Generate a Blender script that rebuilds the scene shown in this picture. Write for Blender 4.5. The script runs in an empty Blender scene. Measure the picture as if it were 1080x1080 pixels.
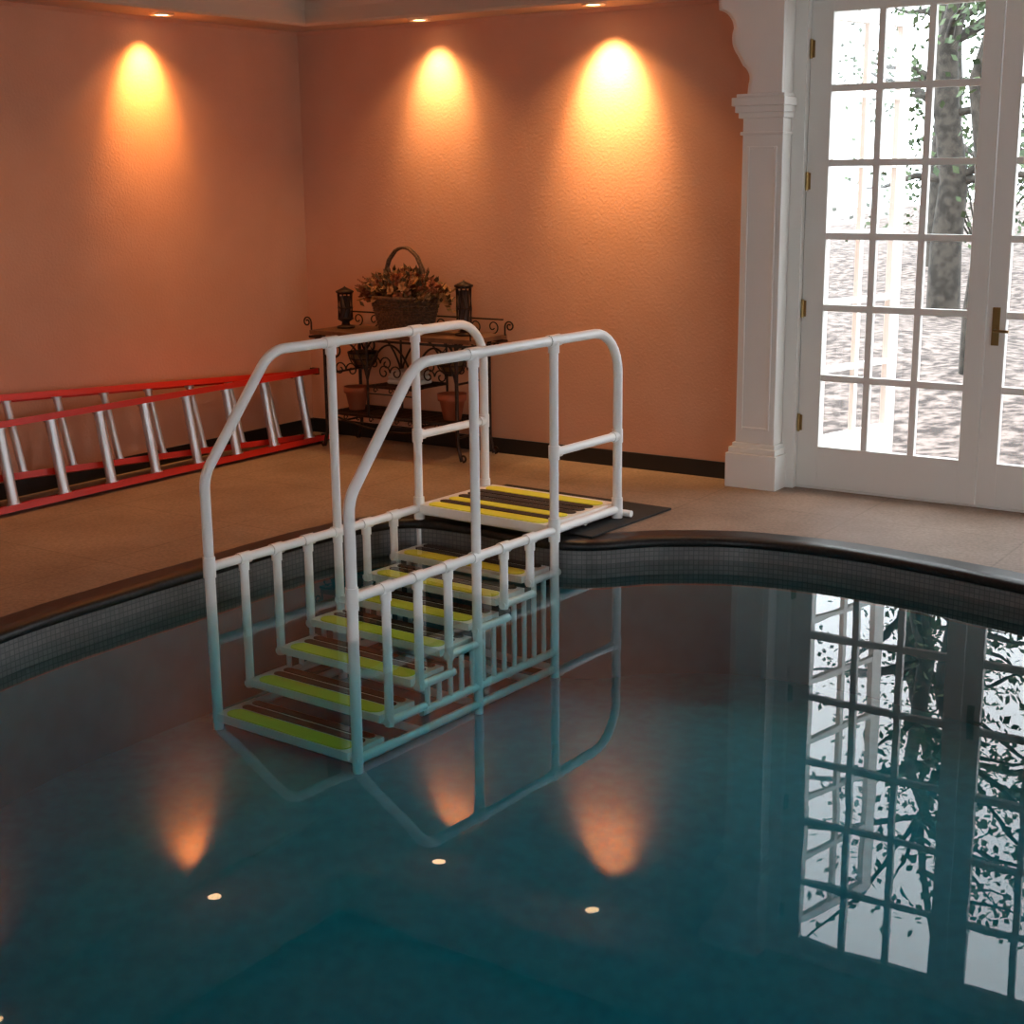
import bpy, math, random
from mathutils import Vector, Matrix
random.seed(7)
scene=bpy.context.scene
try:
    scene.view_settings.view_transform='Standard'
    scene.view_settings.look='None'
except Exception as e: print(e)

# ---------------------------------------------------------------- materials
def mat(name,col=(.8,.8,.8),rough=.5,metal=0,spec=None,emit=None,estr=0,noise=None,bump=None):
    m=bpy.data.materials.new(name); m.use_nodes=True
    nt=m.node_tree; b=nt.nodes['Principled BSDF']
    b.inputs['Base Color'].default_value=(*col,1); b.inputs['Roughness'].default_value=rough
    b.inputs['Metallic'].default_value=metal
    if spec is not None: b.inputs['Specular IOR Level'].default_value=spec
    if emit: 
        b.inputs['Emission Color'].default_value=(*emit,1); b.inputs['Emission Strength'].default_value=estr
    tc=nt.nodes.new('ShaderNodeTexCoord')
    if noise:   # (scale, color2, lo, hi)
        n=nt.nodes.new('ShaderNodeTexNoise'); n.inputs['Scale'].default_value=noise[0]; n.inputs['Detail'].default_value=6
        r=nt.nodes.new('ShaderNodeValToRGB'); r.color_ramp.elements[0].color=(*col,1); r.color_ramp.elements[1].color=(*noise[1],1)
        r.color_ramp.elements[0].position=noise[2]; r.color_ramp.elements[1].position=noise[3]
        nt.links.new(tc.outputs['Object'],n.inputs['Vector']); nt.links.new(n.outputs['Fac'],r.inputs['Fac'])
        nt.links.new(r.outputs['Color'],b.inputs['Base Color'])
    if bump:    # (scale,strength,dist)
        n=nt.nodes.new('ShaderNodeTexNoise'); n.inputs['Scale'].default_value=bump[0]; n.inputs['Detail'].default_value=4
        bp=nt.nodes.new('ShaderNodeBump'); bp.inputs['Strength'].default_value=bump[1]; bp.inputs['Distance'].default_value=bump[2]
        nt.links.new(tc.outputs['Object'],n.inputs['Vector']); nt.links.new(n.outputs['Fac'],bp.inputs['Height'])
        nt.links.new(bp.outputs['Normal'],b.inputs['Normal'])
    return m

M_wall=mat('stucco_terracotta',(.57,.30,.195),.85,spec=.15,noise=(3,(.61,.325,.215),.3,.7),bump=(60,.38,.006))
M_ceil=mat('ceiling_paint',(.54,.41,.31),.8,spec=.2)
M_white=mat('white_trim_paint',(.80,.79,.75),.45)
M_pvc=mat('white_pvc',(.93,.94,.93),.28)
M_black=mat('black_base_tile',(.012,.011,.011),.35)
M_brass=mat('brass_hinge',(.35,.24,.1),.35,1)
M_iron=mat('wrought_iron',(.02,.012,.01),.5,.6,noise=(30,(.06,.028,.015),.4,.7))
M_red=mat('red_fibreglass',(.60,.024,.012),.4)
M_alu=mat('aluminium',(.66,.66,.67),.35,.7)
M_dark=mat('dark_rubber',(.02,.02,.02),.7)
M_yel=mat('yellow_grip',(.82,.83,.06),.7,bump=(300,.4,.002))
M_grip=mat('brown_black_grip',(.03,.02,.018),.75,bump=(300,.4,.002))
M_terra=mat('terracotta_clay',(.36,.10,.045),.8)
M_wick=mat('wicker',(.06,.028,.014),.7,noise=(60,(.14,.065,.03),.4,.6))
M_wood=mat('rack_wood_top',(.10,.045,.025),.5,noise=(12,(.17,.08,.04),.4,.6))
M_leafd=mat('dried_leaf',(.06,.04,.015),.8,noise=(20,(.18,.08,.025),.4,.6))
M_fl1=mat('dried_flower_cream',(.50,.27,.12),.8)
M_fl2=mat('dried_flower_rust',(.26,.075,.03),.8)
M_paper=mat('folded_linen',(.6,.55,.45),.8)
M_candle=mat('candle_wax_dark',(.04,.02,.02),.5)
M_lens=mat('lamp_lens',(1,.9,.7),.5,emit=(1,.72,.38),estr=14)
M_ltrim=mat('lamp_trim',(.85,.7,.5),.4)
M_coping=mat('coping_black_granite',(.010,.010,.011),.38,spec=.35,noise=(60,(.024,.023,.023),.45,.7))
M_mat=mat('black_rubber_mat',(.010,.010,.010),.8,bump=(80,.4,.004))
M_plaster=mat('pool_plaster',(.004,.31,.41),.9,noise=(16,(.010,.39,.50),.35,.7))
M_pwall_shaded=mat('pool_wall_plaster_shaded',(.005,.17,.21),.9,noise=(8,(.010,.21,.25),.35,.7))  # plaster copy for the side walls, underwater shade put into its colour
M_bark=mat('bark',(.02,.018,.014),.9,noise=(10,(.06,.052,.042),.4,.6))
M_leaf=mat('foliage',(.015,.035,.012),.7,noise=(2,(.08,.12,.05),.35,.65))
M_litter=mat('leaf_litter',(.035,.023,.018),.9,noise=(9,(.24,.19,.165),.40,.62))

def deck_mat():
    m=mat('deck_stone',(.46,.33,.23),.6,spec=.3,bump=(90,.25,.004)); nt=m.node_tree; b=nt.nodes['Principled BSDF']
    tc=nt.nodes.new('ShaderNodeTexCoord')
    n1=nt.nodes.new('ShaderNodeTexNoise'); n1.inputs['Scale'].default_value=2.2; n1.inputs['Detail'].default_value=8
    n2=nt.nodes.new('ShaderNodeTexNoise'); n2.inputs['Scale'].default_value=60; n2.inputs['Detail'].default_value=3
    r=nt.nodes.new('ShaderNodeValToRGB'); e=r.color_ramp.elements
    e[0].position=.3;e[0].color=(.235,.165,.125,1);e[1].position=.72;e[1].color=(.35,.26,.20,1)
    br=nt.nodes.new('ShaderNodeTexBrick'); br.inputs['Scale'].default_value=1; br.offset=0
    br.inputs['Color1'].default_value=(1,1,1,1);br.inputs['Color2'].default_value=(.95,.95,.95,1);br.inputs['Mortar'].default_value=(.80,.79,.78,1)
    br.inputs['Mortar Size'].default_value=.006; br.inputs['Brick Width'].default_value=.9; br.inputs['Row Height'].default_value=.9
    mp=nt.nodes.new('ShaderNodeMapping'); mp.inputs['Rotation'].default_value=(0,0,math.radians(34))
    mx=nt.nodes.new('ShaderNodeMixRGB'); mx.blend_type='MULTIPLY'; mx.inputs[0].default_value=1
    mx2=nt.nodes.new('ShaderNodeMixRGB'); mx2.blend_type='OVERLAY'; mx2.inputs[0].default_value=.45
    L=nt.links.new
    L(tc.outputs['Object'],n1.inputs['Vector']);L(tc.outputs['Object'],n2.inputs['Vector']);L(tc.outputs['Object'],mp.inputs['Vector'])
    L(mp.outputs['Vector'],br.inputs['Vector']);L(n1.outputs['Fac'],r.inputs['Fac'])
    L(r.outputs['Color'],mx.inputs[1]);L(br.outputs['Color'],mx.inputs[2])
    L(mx.outputs['Color'],mx2.inputs[1]);L(n2.outputs['Fac'],mx2.inputs[2]);L(mx2.outputs['Color'],b.inputs['Base Color'])
    return m
M_deck=deck_mat()

def tile_mat():
    m=mat('waterline_mosaic',(.2,.2,.2),.3); nt=m.node_tree; b=nt.nodes['Principled BSDF']
    uv=nt.nodes.new('ShaderNodeUVMap')
    br=nt.nodes.new('ShaderNodeTexBrick'); br.inputs['Scale'].default_value=1; br.offset=0
    br.inputs['Color1'].default_value=(.17,.165,.16,1);br.inputs['Color2'].default_value=(.13,.127,.125,1);br.inputs['Mortar'].default_value=(.09,.09,.09,1)
    br.inputs['Mortar Size'].default_value=.0025; br.inputs['Brick Width'].default_value=.025; br.inputs['Row Height'].default_value=.025
    nt.links.new(uv.outputs['UV'],br.inputs['Vector']); nt.links.new(br.outputs['Color'],b.inputs['Base Color'])
    return m
M_tile=tile_mat()

def surf_fresnel(name,volume=None,bump=None):
    m=bpy.data.materials.new(name); m.use_nodes=True; nt=m.node_tree; nt.nodes.clear(); L=nt.links.new
    out=nt.nodes.new('ShaderNodeOutputMaterial'); mix=nt.nodes.new('ShaderNodeMixShader')
    tr=nt.nodes.new('ShaderNodeBsdfTransparent'); gl=nt.nodes.new('ShaderNodeBsdfGlossy'); gl.inputs['Roughness'].default_value=0.0
    geo=nt.nodes.new('ShaderNodeNewGeometry'); dot=nt.nodes.new('ShaderNodeVectorMath'); dot.operation='DOT_PRODUCT'
    L(geo.outputs['Incoming'],dot.inputs[0]);L(geo.outputs['Normal'],dot.inputs[1])
    def mth(op,a=None,b=None,va=None,vb=None):
        n=nt.nodes.new('ShaderNodeMath'); n.operation=op
        if a is not None: L(a,n.inputs[0])
        elif va is not None: n.inputs[0].default_value=va
        if b is not None: L(b,n.inputs[1])
        elif vb is not None: n.inputs[1].default_value=vb
        return n.outputs[0]
    ab=mth('ABSOLUTE',dot.outputs['Value']); om=mth('SUBTRACT',va=1,b=ab); pw=mth('POWER',om,vb=5)
    f=mth('MULTIPLY_ADD',pw,vb=.98); f.node.inputs[2].default_value=.025
    L(f,mix.inputs[0]);L(tr.outputs[0],mix.inputs[1]);L(gl.outputs[0],mix.inputs[2]);L(mix.outputs[0],out.inputs['Surface'])
    if bump:
        tc=nt.nodes.new('ShaderNodeTexCoord'); n=nt.nodes.new('ShaderNodeTexNoise'); n.inputs['Scale'].default_value=bump[0]; n.inputs['Detail'].default_value=2
        bp=nt.nodes.new('ShaderNodeBump'); bp.inputs['Strength'].default_value=bump[1]; bp.inputs['Distance'].default_value=bump[2]
        L(tc.outputs['Object'],n.inputs['Vector']);L(n.outputs['Fac'],bp.inputs['Height']);L(bp.outputs['Normal'],gl.inputs['Normal'])
    if volume:
        v=nt.nodes.new('ShaderNodeVolumeAbsorption'); v.inputs['Color'].default_value=(*volume[0],1); v.inputs['Density'].default_value=volume[1]
        L(v.outputs[0],out.inputs['Volume'])
    return m
M_water=surf_fresnel('pool_water_mat',((.20,.78,.82),1.05),(1.6,.28,.004))
M_glass=surf_fresnel('window_glass')

# ---------------------------------------------------------------- mesh builder
class MB:
    def __init__(s,name,mats,M=None):
        s.name=name; s.mats=mats; s.v=[]; s.f=[]; s.mi=[]; s.sm=[]; s.M=M or Matrix.Identity(4); s.T=Matrix.Identity(4)
    def add(s,vs,fs,m=0,smooth=False):
        o=len(s.v); s.v+= [s.T@Vector(p) for p in vs]
        for f in fs: s.f.append([i+o for i in f]); s.mi.append(m); s.sm.append(smooth)
    def box(s,x0,x1,y0,y1,z0,z1,m=0):
        vs=[(x,y,z) for z in(z0,z1) for y in(y0,y1) for x in(x0,x1)]
        s.add(vs,[(0,2,3,1),(4,5,7,6),(0,1,5,4),(2,6,7,3),(0,4,6,2),(1,3,7,5)],m)
    def tube(s,pts,r,m=0,n=10,closed=False,cap=True):
        P=[Vector(p) for p in pts]; N=len(P); rr=r if isinstance(r,(list,tuple)) else [r]*N
        T=[]
        for i in range(N):
            a=P[i-1] if (i>0 or closed) else P[i]; b=P[(i+1)%N] if (i<N-1 or closed) else P[i]
            t=(b-a); T.append(t.normalized() if t.length>1e-9 else Vector((0,0,1)))
        up=Vector((0,0,1)) if abs(T[0].z)<.9 else Vector((1,0,0))
        u=T[0].cross(up).normalized(); vs=[]
        for i in range(N):
            u=(u-T[i]*u.dot(T[i])); u=u.normalized() if u.length>1e-6 else T[i].orthogonal().normalized()
            w=T[i].cross(u)
            for k in range(n):
                a=2*math.pi*k/n; vs.append(P[i]+(u*math.cos(a)+w*math.sin(a))*rr[i])
        fs=[]
        for i in range(N if closed else N-1):
            j=(i+1)%N
            for k in range(n): fs.append((i*n+k,i*n+(k+1)%n,j*n+(k+1)%n,j*n+k))
        s.add(vs,fs,m,True)
        if cap and not closed:
            s.add(vs[:n],[tuple(range(n))[::-1]],m); s.add(vs[-n:],[tuple(range(n))],m)
    def lathe(s,c,prof,m=0,n=20,smooth=True):
        vs=[];c=Vector(c)
        for (r,z) in prof:
            for k in range(n):
                a=2*math.pi*k/n; vs.append(c+Vector((r*math.cos(a),r*math.sin(a),z)))
        fs=[(i*n+k,i*n+(k+1)%n,(i+1)*n+(k+1)%n,(i+1)*n+k) for i in range(len(prof)-1) for k in range(n)]
        s.add(vs,fs,m,smooth)
    def prism(s,poly,axis,a0,a1,m=0):
        def mk(p,a): return (p[0],a,p[1]) if axis=='y' else ((a,p[0],p[1]) if axis=='x' else (p[0],p[1],a))
        n=len(poly); vs=[mk(p,a0) for p in poly]+[mk(p,a1) for p in poly]
        fs=[tuple(range(n))[::-1],tuple(range(n,2*n))]+[(i,(i+1)%n,n+(i+1)%n,n+i) for i in range(n)]
        s.add(vs,fs,m)
    def build(s,bevel=0,parent=None,fix=True):
        me=bpy.data.meshes.new(s.name); me.from_pydata([tuple(v) for v in s.v],[],s.f)
        for m in s.mats: me.materials.append(m)
        for p,i,sm in zip(me.polygons,s.mi,s.sm): p.material_index=i; p.use_smooth=sm
        me.update()
        if fix:
            import bmesh
            bm=bmesh.new(); bm.from_mesh(me); bmesh.ops.recalc_face_normals(bm,faces=bm.faces); bm.to_mesh(me); bm.free()
        ob=bpy.data.objects.new(s.name,me); scene.collection.objects.link(ob); ob.matrix_world=s.M
        if bevel:
            b=ob.modifiers.new('bevel','BEVEL'); b.width=bevel; b.segments=2; b.limit_method='ANGLE'; b.angle_limit=math.radians(50)
        if parent: ob.parent=parent; ob.matrix_parent_inverse=parent.matrix_world.inverted()
        return ob

def fillet(pts,rad,n=8):
    P=[Vector(p) for p in pts]; out=[P[0]]
    for i in range(1,len(P)-1):
        r=rad[i-1] if isinstance(rad,(list,tuple)) else rad
        a=(P[i-1]-P[i]).normalized(); b=(P[i+1]-P[i]).normalized(); ang=a.angle(b)
        d=min(r/math.tan(ang/2),(P[i-1]-P[i]).length*.95,(P[i+1]-P[i]).length*.95)
        p0=P[i]+a*d; p1=P[i]+b*d
        rr=d*math.tan(ang/2); bis=(a+b).normalized(); c=P[i]+bis*(rr/math.sin(ang/2))
        v0=(p0-c); v1=(p1-c); tot=v0.angle(v1)
        for k in range(n+1):
            t=k/n; q=(v0*math.sin((1-t)*tot)+v1*math.sin(t*tot))/math.sin(tot); out.append(c+q)
    out.append(P[-1]); return out

ROOM=Matrix.Translation((-1.42,10.36,0))@Matrix.Rotation(math.radians(-34),4,'Z')
STAIR=Matrix.Translation((-1.025,6.14,0))@Matrix.Rotation(math.radians(-37),4,'Z')
DZ=.12   # deck height over the water
CZ=2.85  # soffit height
RW,RD=11.0,10.5

# ---------------------------------------------------------------- pool outline
ctrl=[(-1.716,6.24),(-1.43,6.64),(-.98,7.25),(-.58,7.56),(-.2,7.40),(.10,7.14),(.38,7.04),(.76,7.11),(1.23,7.04),(1.81,6.66),
 (2.5,5.85),(3.0,4.5),(3.0,3.0),(2.3,1.6),(1.0,1.0),(-.6,1.0),(-1.8,1.7),(-2.5,3.0),(-2.5,4.5),(-2.1,5.6)]
def catmull(c,n=10):
    out=[];N=len(c)
    for i in range(N):
        p0,p1,p2,p3=[Vector(c[(i+k)%N]) for k in(-1,0,1,2)]
        for j in range(n):
            t=j/n
            out.append(.5*((2*p1)+(-p0+p2)*t+(2*p0-5*p1+4*p2-p3)*t*t+(-p0+3*p1-3*p2+p3)*t**3))
    return out
loop=catmull(ctrl)
def offset(lp,d):
    N=len(lp);out=[]
    for i in range(N):
        t=(lp[(i+1)%N]-lp[i-1]).normalized(); nrm=Vector((-t.y,t.x))
        out.append(lp[i]+nrm*d)
    return out
def ring(name,prof,mats,mfun=None,uv=False):
    N=len(loop); mb=MB(name,mats); loops=[[(p.x,p.y,z) for p in offset(loop,d)] for d,z in prof]
    vs=[q for l in loops for q in l]
    mb.v=[Vector(q) for q in vs]
    for k in range(len(prof)-1):
        for i in range(N):
            j=(i+1)%N; mb.f.append([k*N+i,k*N+j,(k+1)*N+j,(k+1)*N+i]); mb.mi.append(mfun(k) if mfun else 0); mb.sm.append(True)
    return mb
def fill_between(outer,inner,z,name,m,M=None):
    import bmesh
    bm=bmesh.new(); es=[]
    for lp in ([outer] if inner is None else [outer,inner]):
        vv=[bm.verts.new((p[0],p[1],z)) for p in lp]
        es+=[bm.edges.new((vv[i],vv[(i+1)%len(vv)])) for i in range(len(vv))]
    bmesh.ops.triangle_fill(bm,edges=es,use_beauty=True,use_dissolve=False,normal=(0,0,1))
    for f in bm.faces:
        if f.normal.z<0: f.normal_flip()
    me=bpy.data.meshes.new(name); bm.to_mesh(me); bm.free(); me.materials.append(m)
    ob=bpy.data.objects.new(name,me); scene.collection.objects.link(ob); return ob
CW=.15
corners=[ROOM@Vector(p) for p in [(-.3,.3,0),(RW+.3,.3,0),(RW+.3,-RD-.3,0),(-.3,-RD-.3,0)]]
floor=fill_between([(c.x,c.y) for c in corners],[(p.x,p.y) for p in offset(loop,CW-.002)],DZ,'floor',M_deck)
cop=ring('pool_coping',[(CW,DZ-.01),(CW,DZ),(-.005,DZ),(-.025,DZ-.012),(-.025,DZ-.04),(-.01,DZ-.048),(.02,DZ-.048)],[M_coping]).build()
pool=ring('swimming_pool',[(0,DZ-.03),(0,-.13),(0.0,-.131),(.0,-2.4)],[M_tile,M_plaster,M_pwall_shaded],lambda k:0 if k==0 else 2)
nb=len(loop)
gx,gy=30,60; base=len(pool.v)
def zf(x,y):
    t=max(0,min(1,(5.9-y)/4.6)); t=t*t*(3-2*t)
    return -.60-1.3*t
for j in range(gy+1):
    for i in range(gx+1):
        x=-3.1+6.6*i/gx; y=.4+7.6*j/gy; pool.v.append(Vector((x,y,zf(x,y))))
for j in range(gy):
    for i in range(gx):
        a=base+j*(gx+1)+i; pool.f.append([a,a+1,a+gx+2,a+gx+1]); pool.mi.append(1); pool.sm.append(True)
pool=pool.build(fix=False)
uvl=pool.data.uv_layers.new(name='UVMap'); arc=[0]
for i in range(nb): arc.append(arc[-1]+(loop[(i+1)%nb]-loop[i]).length)
for p in pool.data.polygons:
    for li in p.loop_indices:
        vi=pool.data.loops[li].vertex_index; co=pool.data.vertices[vi].co
        if vi<nb*4:
            k=vi%nb; u=arc[k]
            ks=[pool.data.loops[q].vertex_index%nb for q in p.loop_indices]
            if k==0 and max(ks)>1: u=arc[nb]
            uvl.data[li].uv=(u,co.z)
# water body
import bmesh
bm=bmesh.new(); wl=offset(loop,.004)
top=[bm.verts.new((p.x,p.y,0)) for p in wl]; bot=[bm.verts.new((p.x,p.y,-2.3)) for p in wl]
te=[bm.edges.new((top[i],top[(i+1)%nb])) for i in range(nb)]; be=[bm.edges.new((bot[i],bot[(i+1)%nb])) for i in range(nb)]
bmesh.ops.triangle_fill(bm,edges=te,use_beauty=True); bmesh.ops.triangle_fill(bm,edges=be,use_beauty=True)
for i in range(nb): bm.faces.new((top[i],top[(i+1)%nb],bot[(i+1)%nb],bot[i]))
bmesh.ops.recalc_face_normals(bm,faces=bm.faces)
me=bpy.data.meshes.new('pool_water'); bm.to_mesh(me); bm.free(); me.materials.append(M_water)
water=bpy.data.objects.new('pool_water',me); scene.collection.objects.link(water)

# ---------------------------------------------------------------- room shell
def wall(name,M,L,openings,z1=3.3,th=.2,m=M_wall):
    mb=MB(name,[m],M); x=0
    for (a,b,za,zb) in sorted(openings):
        mb.box(x,a,0,th,-.1,z1); 
        if za>-.05: mb.box(a,b,0,th,-.1,za)
        mb.box(a,b,0,th,zb,z1); x=b
    mb.box(x,L,0,th,-.1,z1); return mb.build()
D0,DW,DT=3.70,1.035,2.80
D1=D0+2*DW+.01
wall('wall_back',ROOM,RW,[(D0-.03,D1+.03,DZ,DT+.03)])
LEFT=ROOM@Matrix.Translation((0,-RD,0))@Matrix.Rotation(math.radians(90),4,'Z')
wall('wall_left',LEFT,RD,[])
RIGHT=ROOM@Matrix.Translation((RW,0,0))@Matrix.Rotation(math.radians(-90),4,'Z')
winR=[(2.4,4.4,.5,2.5),(6.4,8.4,.5,2.5)]  # unseen windows, placed and sized for the daylight they let in
wall('wall_right',RIGHT,RD,winR)
FRONT=ROOM@Matrix.Translation((RW,-RD,0))@Matrix.Rotation(math.radians(180),4,'Z')
winF=[(3.6,5.8,.5,2.5)]  # unseen window behind the camera, sized to bring daylight onto the rails
wall('wall_front',FRONT,RW,winF)
def window(name,M,o,nx=4,ny=4,glass=True):
    a,b,z0,z1=o; mb=MB(name,[M_white,M_glass],M)
    mb.box(a-.08,a+.05,-.02,.12,z0-.08,z1+.08);mb.box(b-.05,b+.08,-.02,.12,z0-.08,z1+.08)
    mb.box(a+.05,b-.05,-.02,.12,z0-.08,z0+.05);mb.box(a+.05,b-.05,-.02,.12,z1-.05,z1+.08)
    for i in range(1,nx): x=a+(b-a)*i/nx; mb.box(x-.015,x+.015,.03,.07,z0+.05,z1-.05)
    for i in range(1,ny): z=z0+(z1-z0)*i/ny; mb.box(a+.05,b-.05,.032,.068,z-.015,z+.015)
    if glass: mb.box(a+.05,b-.05,.048,.052,z0+.05,z1-.05,1)
    mb.build()
for i,o in enumerate(winR): window('window_%d'%(i+1),RIGHT,o,glass=False)
for i,o in enumerate(winF): window('window_%d'%(i+3),FRONT,o,glass=False)
mb=MB('ceiling',[M_ceil,M_ceil],ROOM); SW=.62
mb.box(-.2,RW+.2,-SW,.2,CZ,CZ+.5); mb.box(-.2,RW+.2,-RD-.2,-RD+SW,CZ,CZ+.5)
mb.box(-.2,SW,-RD+SW,-SW,CZ,CZ+.5); mb.box(RW-SW,RW+.2,-RD+SW,-SW,CZ,CZ+.5)
mb.box(SW,RW-SW,-RD+SW,-SW,CZ+.34,CZ+.5)
mb.build()
prof=[(0,-.0),(.05,0),(.05,-.03),(.035,-.045),(.03,-.045),(.03,.05),(.045,.1),(.09,.16),(.13,.19),(.13,.23),(0,.23)]
mb=MB('trim_crown',[M_ceil],ROOM)
mb.prism([(-SW-p[0],CZ+p[1]) for p in prof],'x',SW,RW-SW)
mb.prism([(SW+p[0],CZ+p[1]) for p in prof],'y',-RD+SW,-SW)
mb.build()
mb=MB('trim_cornice',[M_wall],ROOM)
pc=[(0,0),(0,-.022),(.008,-.022),(.016,-.01),(.022,0)]
mb.prism([(-p[0],CZ+p[1]) for p in pc],'x',0,3.3); mb.prism([(p[0],CZ+p[1]) for p in pc],'y',-RD,-.023); mb.build()
mb=MB('baseboard_back',[M_black],ROOM); mb.box(0.013,3.34,-.014,0,DZ,DZ+.1); mb.box(D1+.15,RW,-.014,0,DZ,DZ+.1); mb.build(.003)
mb=MB('baseboard_left',[M_black],ROOM); mb.box(0,.013,-RD,0,DZ,DZ+.1); mb.build(.003)

# pilaster
mb=MB('trim_pilaster',[M_white],ROOM); PX0,PX1,PD=3.385,3.625,.16
mb.box(PX0-.045,PX1+.03,-PD-.035,0,DZ,DZ+.20); mb.box(PX0-.032,PX1+.02,-PD-.024,0,DZ+.20,DZ+.235);mb.box(PX0-.015,PX1+.01,-PD-.01,0,DZ+.235,DZ+.26)
mb.box(PX0,PX1,-PD,0,DZ+.26,2.19)
for (z,e,h) in [(2.10,.012,.018),(2.19,.02,.03),(2.22,.035,.035),(2.255,.05,.045),(2.30,.03,.02)]:
    mb.box(PX0-e,PX1+e*.5,-PD-e,0,z,z+h)
mb.box(PX0+.03,PX0+.045,-PD-.008,-PD,DZ+.34,2.04);mb.box(PX1-.045,PX1-.03,-PD-.008,-PD,DZ+.34,2.04)
mb.box(PX0+.045,PX1-.045,-PD-.008,-PD,DZ+.34,DZ+.355);mb.box(PX0+.045,PX1-.045,-PD-.008,-PD,2.025,2.04)
def arc2(cx,cz,r,a0,a1,n=10): return [(cx+r*math.cos(math.radians(a0+(a1-a0)*k/n)),cz+r*math.sin(math.radians(a0+(a1-a0)*k/n))) for k in range(n+1)]
br=[(PX1,2.32),(PX0+.02,2.32)]+arc2(PX0-.05,2.40,.08,-20,60,8)+arc2(PX0+.06,2.62,.14,222,168,8)+arc2(PX0-.18,2.66,.11,5,80,8)+[(PX0-.17,CZ),(PX1,CZ)]
mb.prism(br,'y',-PD-.0,0); mb.prism([(x+.03 if x<PX1 else x,z) for x,z in br],'y',-PD-.03,-PD)
mb.build(.004)

# door frame + leaves
mb=MB('trim_door_frame',[M_white],ROOM)
mb.box(PX1,D0,-.045,.12,DZ,DT+.05); mb.box(D1,D1+.12,-.04,.12,DZ,DT+.05); mb.box(D0,D1,-.04,.12,DT,DT+.05); mb.box(D0,D1,-.0,.14,DZ,DZ+.012)
mb.build(.003)
def leaf(mb,w,z0,z1,cols=3,rows=6,stile=.125,stR=.10,bot=.235,top=.06,th=.045,pitch=None):
    mb.box(0,stile,-th/2,th/2,z0,z1);mb.box(w-stR,w,-th/2,th/2,z0,z1)
    mb.box(stile,w-stR,-th/2,th/2,z0,z0+bot);mb.box(stile,w-stR,-th/2,th/2,z1-top,z1)
    gw=(w-stile-stR); gh=(z1-top-z0-bot); bw=.036
    for i in range(1,cols): x=stile+gw*i/cols; mb.box(x-bw/2,x+bw/2,-th/2+.004,th/2-.004,z0+bot,z1-top)
    for i in range(1,rows): z=z0+bot+gh*i/rows; mb.box(stile,w-stR,-th/2+.003,th/2-.003,z-bw/2,z+bw/2)
    mb.box(stile,w-stR,-.002,.002,z0+bot,z1-top,1)
def hinge(mb,x,z):
    mb.tube([(x,-.03,z-.05),(x,-.03,z+.05)],.009,2,8); mb.box(x-.02,x+.02,-.026,-.0225,z-.045,z+.045,2)
mb=MB('door_1',[M_white,M_glass,M_brass],ROOM@Matrix.Translation((D0+.003,.02,0)))
leaf(mb,DW-.004,DZ+.014,DT-.004)
for z in(.50,1.15,1.85,2.55): hinge(mb,.006,z)
mb.build(.002)
mb=MB('door_2',[M_white,M_glass,M_brass],ROOM@Matrix.Translation((D0+DW+.005,.02,0))); leaf(mb,DW-.004,DZ+.014,DT-.004,stile=.10,stR=.125)
mb.box(.03,.07,-.03,-.0225,1.0,1.2,2); mb.tube([(.05,-.03,1.08),(.05,-.07,1.08),(.13,-.075,1.08)],.008,2)
mb.build(.002)
mb=MB('door_3',[M_white,M_glass,M_brass],ROOM@Matrix.Translation((D0-.01,.17,0))@Matrix.Rotation(math.radians(76),4,'Z')); leaf(mb,.86,DZ+.02,DT-.02,cols=2,th=.04); mb.build(.002)

# ---------------------------------------------------------------- downlights
def downlight(x,y,e,tilt=(0,0),ef=None,col=(1,.56,.22)):
    P=ROOM@Vector((x,y,CZ)); emp=bpy.data.objects.new('recessed_downlight',None); scene.collection.objects.link(emp); emp.location=P
    bpy.context.view_layer.update()
    mb=MB('lamp_body',[M_ltrim,M_lens],Matrix.Translation(P))
    mb.lathe((0,0,0),[(.045,-.004),(.052,-.012),(.068,-.012),(.075,-.001),(.075,0)],0,28)
    mb.lathe((0,0,0),[(0.0001,-.006),(.046,-.006)],1,28)
    mb.build(parent=emp)
    for nm,en,ang,bl,tl in(('beam',e,66,1.0,tilt),('spill',ef if ef else e*.8,118,1.0,(0,0))):
        l=bpy.data.lights.new(nm,'SPOT'); l.energy=en; l.spot_size=math.radians(ang); l.spot_blend=bl; l.color=col; l.shadow_soft_size=.03
        o=bpy.data.objects.new(nm,l); scene.collection.objects.link(o)
        d=(ROOM.to_3x3()@Vector((tl[0],tl[1],-1))).normalized()
        o.matrix_world=Matrix.Translation(P+Vector((0,0,-.03)))@d.to_track_quat('-Z','Y').to_matrix().to_4x4()
        o.parent=emp; o.matrix_parent_inverse=emp.matrix_world.inverted()
T=math.tan(math.radians(25))
downlight(1.19,-.20,90,(0,T),45); downlight(2.47,-.24,240,(0,T),75); downlight(.20,-1.41,140,(-T,0),48,(1,.45,.13))
for x,y in [(.22,-3.2),(.22,-5.2)]: downlight(x,y,80,(-T,0),45,(1,.45,.13))  # unseen lamps added along the left wall as warm fill
downlight(9.5,-.25,90,(0,T))  # one more out-of-view lamp, added for general warm fill

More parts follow.
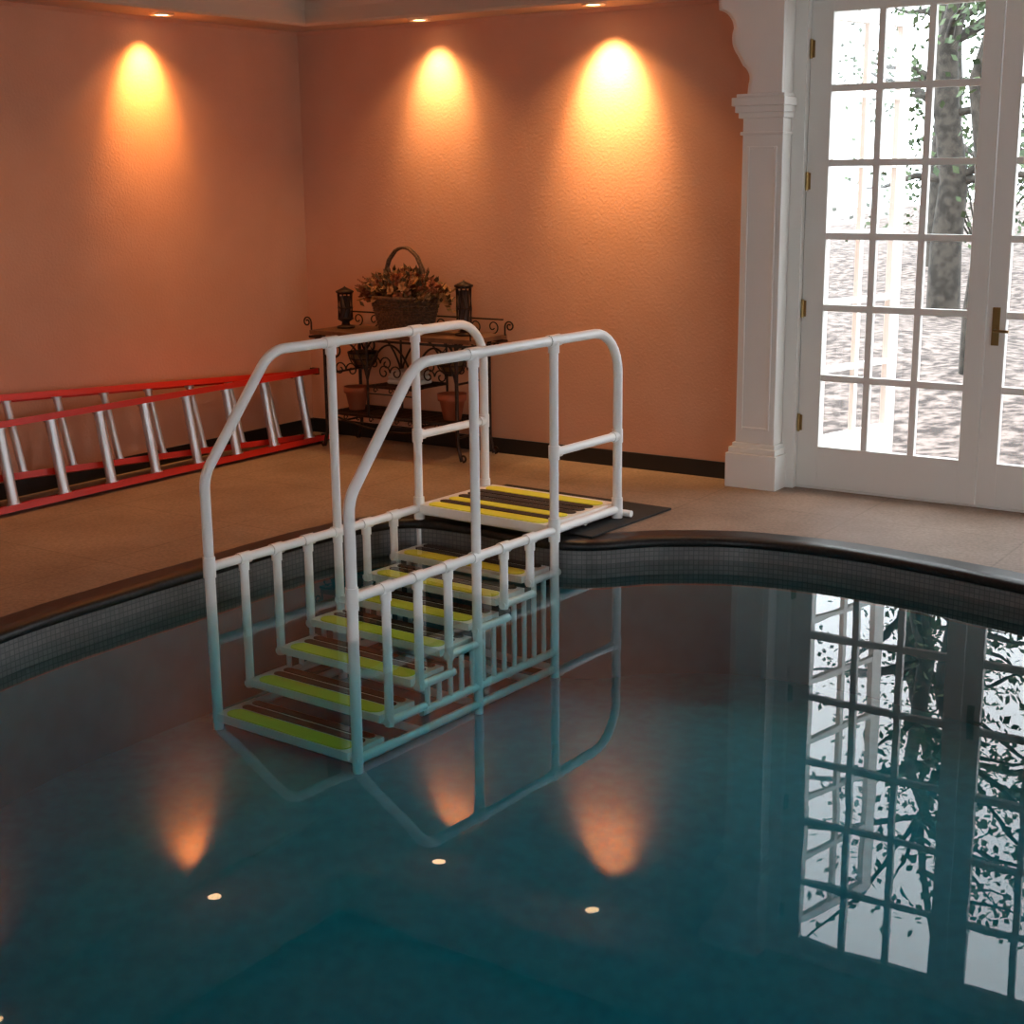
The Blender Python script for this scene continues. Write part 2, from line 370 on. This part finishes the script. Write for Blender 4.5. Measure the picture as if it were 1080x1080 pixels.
# ---------------------------------------------------------------- pool stairs
HW=.44; R=.0245; S1=1.467; S2=2.04; TOP=1.12
mb=MB('pool_stairs',[M_pvc,M_yel,M_grip],STAIR)
nos=[.21*k for k in range(7)]; zs=[-.51,-.405,-.30,-.215,-.145,-.075,-.012]
for sx in(-1,1):
    x=HW*sx
    main=fillet([(x,0,-.6),(x,0,.60),(x,.44,TOP),(x,S2,TOP),(x,S2,.16)],[.16,.2,.22],8)
    mb.tube(main,R,0,14)
    for s in(.84,S1): mb.tube([(x,s,TOP),(x,s,-.59)],R*.93,0,12)
    mb.tube([(x,0,.178),(x,S2,.178)],R*.93,0,12)
    mb.tube([(x,S1,.57),(x,S2,.57)],R*.9,0,12)
    for k in range(1,7):
        s=.21*k
        if k!=4: mb.tube([(x,s,.178),(x,s,zs[k]-.05)],R*.85,0,12)
        mb.tube([(x,s-.035,.178),(x,s+.035,.178)],R*1.15,0,12); mb.tube([(x,s,.178),(x,s,.12)],R*1.05,0,12)
    for s in(.84,S1): 
        mb.tube([(x,s-.045,TOP),(x,s+.045,TOP)],R*1.2,0,14); mb.tube([(x,s,TOP),(x,s,TOP-.06)],R*1.15,0,12)
    mb.tube([(x,0,.13),(x,0,.226)],R*1.2,0,12); mb.tube([(x,S1,.12),(x,S1,.24)],R*1.2,0,12); mb.tube([(x,S2,.13),(x,S2,.24)],R*1.2,0,12)
    mb.tube([(x,S1,.535),(x,S1,.605)],R*1.15,0,12);mb.tube([(x,S2,.535),(x,S2,.605)],R*1.15,0,12)
    mb.tube([(x,S1+.0,.57),(x,S1+.05,.57)],R*1.1,0,12);mb.tube([(x,S2-.05,.57),(x,S2,.57)],R*1.1,0,12)
    mb.tube([(x,S2,.178),(x,S2,DZ+.013)],R*1.05,0,12); mb.tube([(x,S2+.03,DZ+.035),(x+sx*.07,S2+.03,DZ+.035)],.018,0,12)
    mb.tube([(x,.0,-.545),(x,S1,-.545)],R*.85,0,10); mb.tube([(x,.42,-.455),(x,S1,-.455)],R*.85,0,10)
    s=.47
    while s<1.44:
        k=min(6,int(s/.21)); mb.tube([(x,s,zs[k]-.03),(x,s,-.455)],.013,0,8); s+=.082
    for k in range(7): mb.tube([(x,nos[k]-.02,zs[k]-.03),(x,nos[k]+.24,zs[k]-.03)],R*.8,0,10)
for s in(0,.42,.84,1.26,S1): mb.tube([(-HW,s,-.545),(HW,s,-.545)],R*.8,0,10)
def tread(y0,y1,z,strips):
    w=HW-.03
    mb.box(-w,w,y0,y1,z-.035,z)
    for (a,b,m) in strips:
        r=(b-a)/2; xw=w-.03
        poly=[(-xw+r+r*math.cos(math.radians(t)),(a+b)/2+r*math.sin(math.radians(t))) for t in range(90,271,20)]+[(xw-r+r*math.cos(math.radians(t)),(a+b)/2+r*math.sin(math.radians(t))) for t in range(-90,91,20)]
        mb.prism(poly,'z',z,z+.005,m)
for k in range(7):
    y0=nos[k]-.03; tread(y0,y0+.235,zs[k],[(y0+.008,y0+.10,1),(y0+.116,y0+.160,2),(y0+.178,y0+.224,2)])
y=S1-.03
tread(y,S2+.03,.205,[(y+.012,y+.10,1),(y+.115,y+.17,2),(y+.185,y+.255,1),(y+.27,y+.33,2),(y+.35,y+.41,2),(y+.43,y+.485,2),(y+.50,y+.59,1)])
for s in(S1,S1+.28,S2): mb.tube([(-HW,s,.165),(HW,s,.165)],R*.8,0,10)
mb.build()
mb=MB('rubber_mat',[M_mat],STAIR)
mb.box(-.56,.56,1.62,2.40,DZ+.001,DZ+.012); mb.build(.004)

# ---------------------------------------------------------------- extension ladder
mb=MB('extension_ladder',[M_red,M_alu,M_dark],ROOM)
def section(bx,bz,tx,tz,y0,y1,rr,slope=0,ys=-.16):
    mb.T=Matrix(((1,0,0,0),(0,1,0,0),(0,slope,1,-slope*y0),(0,0,0,1)))
    e=Vector((tx-bx,0,tz-bz)).normalized(); nrm=Vector((e.z,0,-e.x))
    for (x,z) in((bx,bz),(tx,tz)):
        c=Vector((x,0,z))
        sg=1 if (x,z)==(bx,bz) else -1
        def q(u,v): return c+e*u+nrm*v
        w0=-.018*sg
        prof=[q(w0,-.045),q(w0+.036*sg,-.045),q(w0+.036*sg,-.036),q(w0+.008*sg,-.036),q(w0+.008*sg,.036),q(w0+.036*sg,.036),q(w0+.036*sg,.045),q(w0,.045)]
        mb.prism([(p.x,p.z) for p in prof],'y',y1,y0,0)
        mb.box(x-.03,x+.03,y0-.005,y0+.025,z-.022,z+.022,2)
    y=y0+ys
    while y>y1:
        mb.tube([(bx,y,bz),(tx,y,tz)],rr,1,10)
        for f in(.03,.97):
            p=Vector((bx,y,bz)).lerp(Vector((tx,y,tz)),f); d=Vector((tx-bx,0,tz-bz)).normalized()*.012
            mb.tube([p-d,p+d],rr*1.3,1,10)
        y-=.345
    mb.T=Matrix.Identity(4)
section(.345,.15,.265,.60,-.27,-5.2,.030)
section(.235,.15,.125,.575,-.36,-4.3,.022,slope=-.06,ys=-.25)
mb.build()

# ---------------------------------------------------------------- baker's rack
def spiral(cx,cz,r0,r1,a0,a1,y,n=22):
    return [(cx+(r0+(r1-r0)*k/n)*math.cos(math.radians(a0+(a1-a0)*k/n)),y,cz+(r0+(r1-r0)*k/n)*math.sin(math.radians(a0+(a1-a0)*k/n))) for k in range(n+1)]
mb=MB('bakers_rack',[M_iron,M_wood],ROOM)
X0,X1,YF,YB,TZ=.52,1.60,-.44,-.08,.90
for x in(X0,X1):
    sg=-1 if x==X0 else 1
    for y in(YF,YB):
        mb.tube(fillet([(x+sg*.03,y,DZ+.012),(x,y,DZ+.12),(x,y,TZ-.02)],.1),.012,0,8)
        mb.tube(spiral(x+sg*.04,DZ+.035,.025,.01,-90,200*sg,y,14),.007,0,6)
        mb.tube(spiral(x+sg*.055,TZ-.07,.055,.015,90,90+sg*420,y),.007,0,6)
        mb.tube(spiral(x-sg*.09,TZ-.11,.08,.02,90,90-sg*420,y),.007,0,6)
    for z in(.28,.62): mb.tube([(x,YF,z),(x,YB,z)],.008,0,6)
mb.box(X0-.10,X1+.12,YF-.03,YB+.03,TZ-.02,TZ+.008,1)
for z in(TZ-.035,): mb.tube([(X0-.1,YF-.03,z),(X1+.12,YF-.03,z),(X1+.12,YB+.03,z),(X0-.1,YB+.03,z)],.009,0,6,closed=True)
mb.tube([(X0-.08,YB+.02,TZ+.10),(X1+.1,YB+.02,TZ+.10)],.006,0,6)
for i in range(9):
    x=X0-.02+i*(X1-X0+.04)/8; mb.tube(spiral(x,TZ+.05,.045,.012,-90,330,YB+.02,18),.0045,0,6)
for x,sg in((X0-.1,-1),(X1+.12,1)):
    for y in(YF-.01,YB+.01):
        mb.tube([(x,y,TZ),(x,y,TZ+.06)],.006,0,6); mb.tube(spiral(x+sg*.035,TZ+.06,.035,.01,180 if sg>0 else 0,(180-500) if sg>0 else 500,y,18),.0055,0,6)
for z,a,b in((.36,X0,X1),(.56,X0+.36,X1-.34)):
    mb.tube([(a,YF,z),(b,YF,z),(b,YB,z),(a,YB,z)],.009,0,6,closed=True)
    for i in range(1,8): y=YF+(YB-YF)*i/8; mb.tube([(a,y,z),(b,y,z)],.005,0,6)
    mb.tube([(a,YF,z-.045),(b,YF,z-.045)],.005,0,6)
    n=int((b-a)/.1)
    for i in range(n): mb.tube(spiral(a+(i+.5)*(b-a)/n,z-.022,.02,.006,0,360,YF,10),.004,0,5)
for x in(X0+.36,X1-.34):
    for y in(YF,YB): mb.tube([(x,y,.36),(x,y,TZ-.03)],.008,0,6)
for y in(YF,YB):
    for (a,b) in((X0,X0+.36),(X0+.36,X1-.34),(X1-.34,X1)):
        m_=(a+b)/2
        mb.tube([(a+(b-a)*k/20,y,TZ-.30+.24*math.sin(math.pi*k/20)**.7) for k in range(21)],.007,0,6)
        mb.tube(spiral(m_-.05,.66,.05,.012,0,430,y,20),.005,0,6); mb.tube(spiral(m_+.05,.66,.05,.012,180,-250,y,20),.005,0,6)
mb.tube([(X0+.1,YB,.36),((X0+X1)/2,YB,.12+.14),(X1-.1,YB,.36)],.007,0,6)
mb.tube([(X0+(X1-X0)*k/24,YF,.36-.09*math.sin(math.pi*k/24)) for k in range(25)],.007,0,6)
mb.build()

def wire_basket(x,y,z):
    mb=MB('wire_hanging_basket',[M_iron,M_leafd],ROOM@Matrix.Translation((x,y,z)))
    mb.tube([(0.10*math.cos(a*math.pi/12),.10*math.sin(a*math.pi/12),.09) for a in range(24)],.007,0,6,closed=True)
    for k in range(12):
        a=k*math.pi/6; mb.tube([(.10*math.cos(t)*math.cos(a),.10*math.cos(t)*math.sin(a),.09-.11*math.sin(t)) for t in [i*math.pi/2/8 for i in range(9)]],.004,0,5)
    for zz,rr in((.05,.094),(.01,.07)): mb.tube([(rr*math.cos(a*math.pi/10),rr*math.sin(a*math.pi/10),zz) for a in range(20)],.004,0,5,closed=True)
    for k in range(3):
        a=k*2*math.pi/3; mb.tube([(.10*math.cos(a),.10*math.sin(a),.09),(0,0,.20)],.003,0,5)
    mb.lathe((0,0,0),[(.0001,-.01),(.05,.0),(.085,.05),(.09,.085),(.06,.10),(.0001,.11)],1,14)
    mb.build()
wire_basket(.70,-.26,.665); wire_basket(1.43,-.26,.665)
def pot(x,y,z,s=1):
    mb=MB('terracotta_pot',[M_terra,M_leafd],ROOM@Matrix.Translation((x,y,z)))
    mb.lathe((0,0,0),[(.0001,0),(.045*s,0),(.066*s,.10*s),(.075*s,.10*s),(.077*s,.135*s),(.068*s,.135*s),(.064*s,.11*s),(.0001,.11*s)],0,24)
    mb.build()
pot(.65,-.28,.37,1.15); pot(1.46,-.30,.37,1.25)
mb=MB('folded_towels',[M_paper],ROOM@Matrix.Translation((1.08,-.25,.57)))
for i in range(3): mb.box(-.12+.008*i,.12-.01*i,-.09,.09,.03*i,.03*i+.027)
mb.build(.01)

# flower basket
mb=MB('flower_basket',[M_wick,M_leafd,M_fl1,M_fl2],ROOM@Matrix.Translation((1.06,-.25,TZ+.010)))
def bp(a,z):
    t=z/.21; rx=.19+.06*t; ry=.11+.04*t; return (rx*math.cos(a),ry*math.sin(a),z)
for iz in range(14):
    z=.010+iz*.0155
    mb.tube([ (lambda p,w:(p[0]*(1+w),p[1]*(1+w),p[2]))(bp(k*2*math.pi/72,z),.03*math.sin(k*math.pi/2*1+iz*math.pi)) for k in range(72)],.0085,0,6,closed=True)
for k in range(36):
    a=k*2*math.pi/36; mb.tube([bp(a,0.005),bp(a,.1),bp(a,.215)],.006,0,5)
mb.add([bp(k*2*math.pi/24,.01) for k in range(24)],[tuple(range(24))],0)
mb.tube([(p[0],p[1],p[2]) for p in [bp(k*2*math.pi/48,.222) for k in range(48)]],.013,0,8,closed=True)
for dy in(-.012,.012):
    mb.tube([(.17*math.cos(math.pi*k/24),dy+.004*math.sin(k*2),.21+.33*math.sin(math.pi*k/24)**.8) for k in range(25)],.009,0,7)
rnd=random.Random(3)
def petal_flower(c,r,m,n=9):
    up=Vector((rnd.uniform(-.6,.6),rnd.uniform(-1,.2),rnd.uniform(.3,1))).normalized(); u=up.orthogonal().normalized(); w=up.cross(u); c=Vector(c)
    for ly,(rr,hh) in enumerate(((1,.15),(.65,.45),(.35,.7))):
        for k in range(n):
            a=2*math.pi*(k+.5*ly)/n; d=u*math.cos(a)+w*math.sin(a); s=d.cross(up)*r*.33*rr
            t=c+d*r*rr+up*r*hh; md=c+d*r*rr*.6+up*r*hh*.4
            mb.add([c,md+s,t,md-s],[(0,1,2,3)],m)
for i in range(110):
    a=rnd.uniform(0,2*math.pi); q=rnd.random()**.5; x=.34*q*math.cos(a); y=.15*q*math.sin(a); z=.21+.12*(1-q*q)+rnd.uniform(-.03,.08)
    petal_flower((x,y,z),rnd.uniform(.024,.046),2 if rnd.random()<.6 else 3)
for i in range(300):
    a=rnd.uniform(0,2*math.pi); q=rnd.random()**.5; x=.36*q*math.cos(a); y=.14*q*math.sin(a); z=.18+.13*(1-q*q)+rnd.uniform(-.05,.09)
    d=Vector((x*2+rnd.uniform(-.4,.4),y*2+rnd.uniform(-.4,.1),rnd.uniform(-.2,1))).normalized(); s=d.orthogonal().normalized()*.012; l=rnd.uniform(.04,.08); c=Vector((x,y,z))
    mb.add([c,c+d*l*.5+s,c+d*l,c+d*l*.5-s],[(0,1,2,3)],1)
for i in range(40):
    a=rnd.uniform(-.3,math.pi+.3); c=Vector((.2*math.cos(a),rnd.uniform(-.1,.05),.24)); d=Vector((math.cos(a),rnd.uniform(-.3,.1),.6*abs(math.sin(a))+.15)).normalized()
    e=c+d*rnd.uniform(.1,.19); mb.tube([c,(c+e)/2+Vector((0,0,.015)),e],.002,1,4)
    for k in range(4): mb.lathe(e-d*.015*k,[(.0001,-.008),(.007,0),(.0001,.008)],3,6)
mb.build(fix=False)

def lantern(x,y,h):
    mb=MB('candle_lantern',[M_iron,M_candle],ROOM@Matrix.Translation((x,y,TZ+.010)))
    mb.lathe((0,0,0),[(.0001,0),(.06,0),(.06,.012),(.03,.02),(.024,.04),(.05,.055),(.055,.062),(.0001,.062)],0,20)
    mb.lathe((0,0,0),[(.036,.062),(.036,h-.06),(.0001,h-.055)],1,20)
    for k in range(10):
        a=k*math.pi/5; mb.tube([(.047*math.cos(a),.047*math.sin(a),.06),(.047*math.cos(a+.5),.047*math.sin(a+.5),h*.5),(.047*math.cos(a),.047*math.sin(a),h-.04)],.0045,0,5)
    for z in(.065,h*.5,h-.04): mb.tube([(.048*math.cos(k*math.pi/10),.048*math.sin(k*math.pi/10),z) for k in range(20)],.005,0,5,closed=True)
    mb.lathe((0,0,0),[(.06,h-.035),(.062,h-.025),(.03,h-.01),(.008,h),(.0001,h+.01)],0,20)
    mb.build()
lantern(.55,-.25,.27); lantern(1.53,-.25,.34)

# ---------------------------------------------------------------- outdoors
mb=MB('ground_outside',[M_litter],ROOM)
n=30
for j in range(n+1):
    for i in range(n+1):
        x=-12+38*i/n; y=.25+30*j/n; mb.v.append(Vector((x,y,-.02+.035*y+.1*math.sin(x*.9+y)*min(1,y/4))))
for j in range(n):
    for i in range(n): a=j*(n+1)+i; mb.f.append([a,a+1,a+n+2,a+n+1]); mb.mi.append(0); mb.sm.append(True)
mb.build()
def tree(x,y,h,r,seed):
    q=random.Random(seed); z0=-.05+.035*y
    mb=MB('tree',[M_bark,M_leaf],ROOM@Matrix.Translation((x,y,z0)))
    pts=[Vector((0,0,-.2))]
    for k in range(1,9): pts.append(Vector((q.uniform(-.12,.12)*k*.3,q.uniform(-.12,.12)*k*.3,h*k/8)))
    mb.tube(pts,[r*(1-.09*k) for k in range(9)],0,10)
    for b in range(18):
        k=q.randint(2,8); a=q.uniform(0,6.28); L=q.uniform(.8,2.2); p=pts[k]; d=Vector((math.cos(a),math.sin(a),q.uniform(-.1,.6)))
        bp_=[p,p+d*L*.4+Vector((0,0,.1)),p+d*L*.75,p+d*L]; mb.tube(bp_,[r*.3,r*.2,r*.12,r*.05],0,6)
        for t in range(80):
            c=p+d*L*q.uniform(.35,1.1)+Vector((q.gauss(0,.28),q.gauss(0,.28),q.gauss(0,.25)))
            dd=Vector((q.uniform(-1,1),q.uniform(-1,1),q.uniform(-1,1))).normalized(); s=dd.orthogonal().normalized()*.03; l=.09
            mb.add([c,c+dd*l*.5+s,c+dd*l,c+dd*l*.5-s],[(0,1,2,3)],1)
    mb.build(fix=False)
for i,(x,y,h,r) in enumerate([(3.3,4.6,5,.09),(4.9,8.0,6,.2),(1.5,9.5,6,.2),(2.9,13,7,.22),(6.9,5.4,5,.13),(.0,14,7,.25)]): tree(x,y,h,r,i+11)
def shrub(x,y,s,seed):
    q=random.Random(seed); mb=MB('shrub',[M_bark,M_leaf],ROOM@Matrix.Translation((x,y,-.03+.035*y)))
    for b in range(14):
        a=q.uniform(0,6.28); e=Vector((math.cos(a)*s*.5,math.sin(a)*s*.5,s*q.uniform(.5,1))); mb.tube([(0,0,-.1),e*.5+Vector((0,0,.1)),e],[.02,.014,.005],0,5)
    for t in range(900):
        c=Vector((q.gauss(0,s*.3),q.gauss(0,s*.3),abs(q.gauss(s*.5,s*.25)))); dd=Vector((q.uniform(-1,1),q.uniform(-1,1),q.uniform(-1,1))).normalized(); sd=dd.orthogonal().normalized()*.035; l=.1
        mb.add([c,c+dd*l*.5+sd,c+dd*l,c+dd*l*.5-sd],[(0,1,2,3)],1)
    mb.build(fix=False)
for i,(x,y,s) in enumerate([(4.6,17,2.6),(2.0,17.5,2.6),(-.6,18,2.6)]): shrub(x,y,s,50+i)

# ---------------------------------------------------------------- world + camera
w=bpy.data.worlds.new('world'); scene.world=w; w.use_nodes=True; nt=w.node_tree
bg=nt.nodes['Background']; bg.inputs['Strength'].default_value=6.5; bg.inputs['Color'].default_value=(.88,.95,1,1)
cam=bpy.data.cameras.new('camera'); co=bpy.data.objects.new('camera',cam); scene.collection.objects.link(co)
cam.sensor_width=36; cam.sensor_fit='HORIZONTAL'; cam.lens=1540/1080*36; cam.clip_start=.05; cam.clip_end=200
co.matrix_world=Matrix.Translation((0,0,1.9))@Matrix.Rotation(math.radians(77),4,'X')@Matrix.Rotation(math.radians(-.576),4,'Z')
scene.camera=co
# turn the whole place so that the room walls run along the world axes
bpy.context.view_layer.update()
G=Matrix.Rotation(math.radians(34),4,'Z')
for o in list(scene.objects):
    if o.parent is None: o.matrix_world=G@o.matrix_world
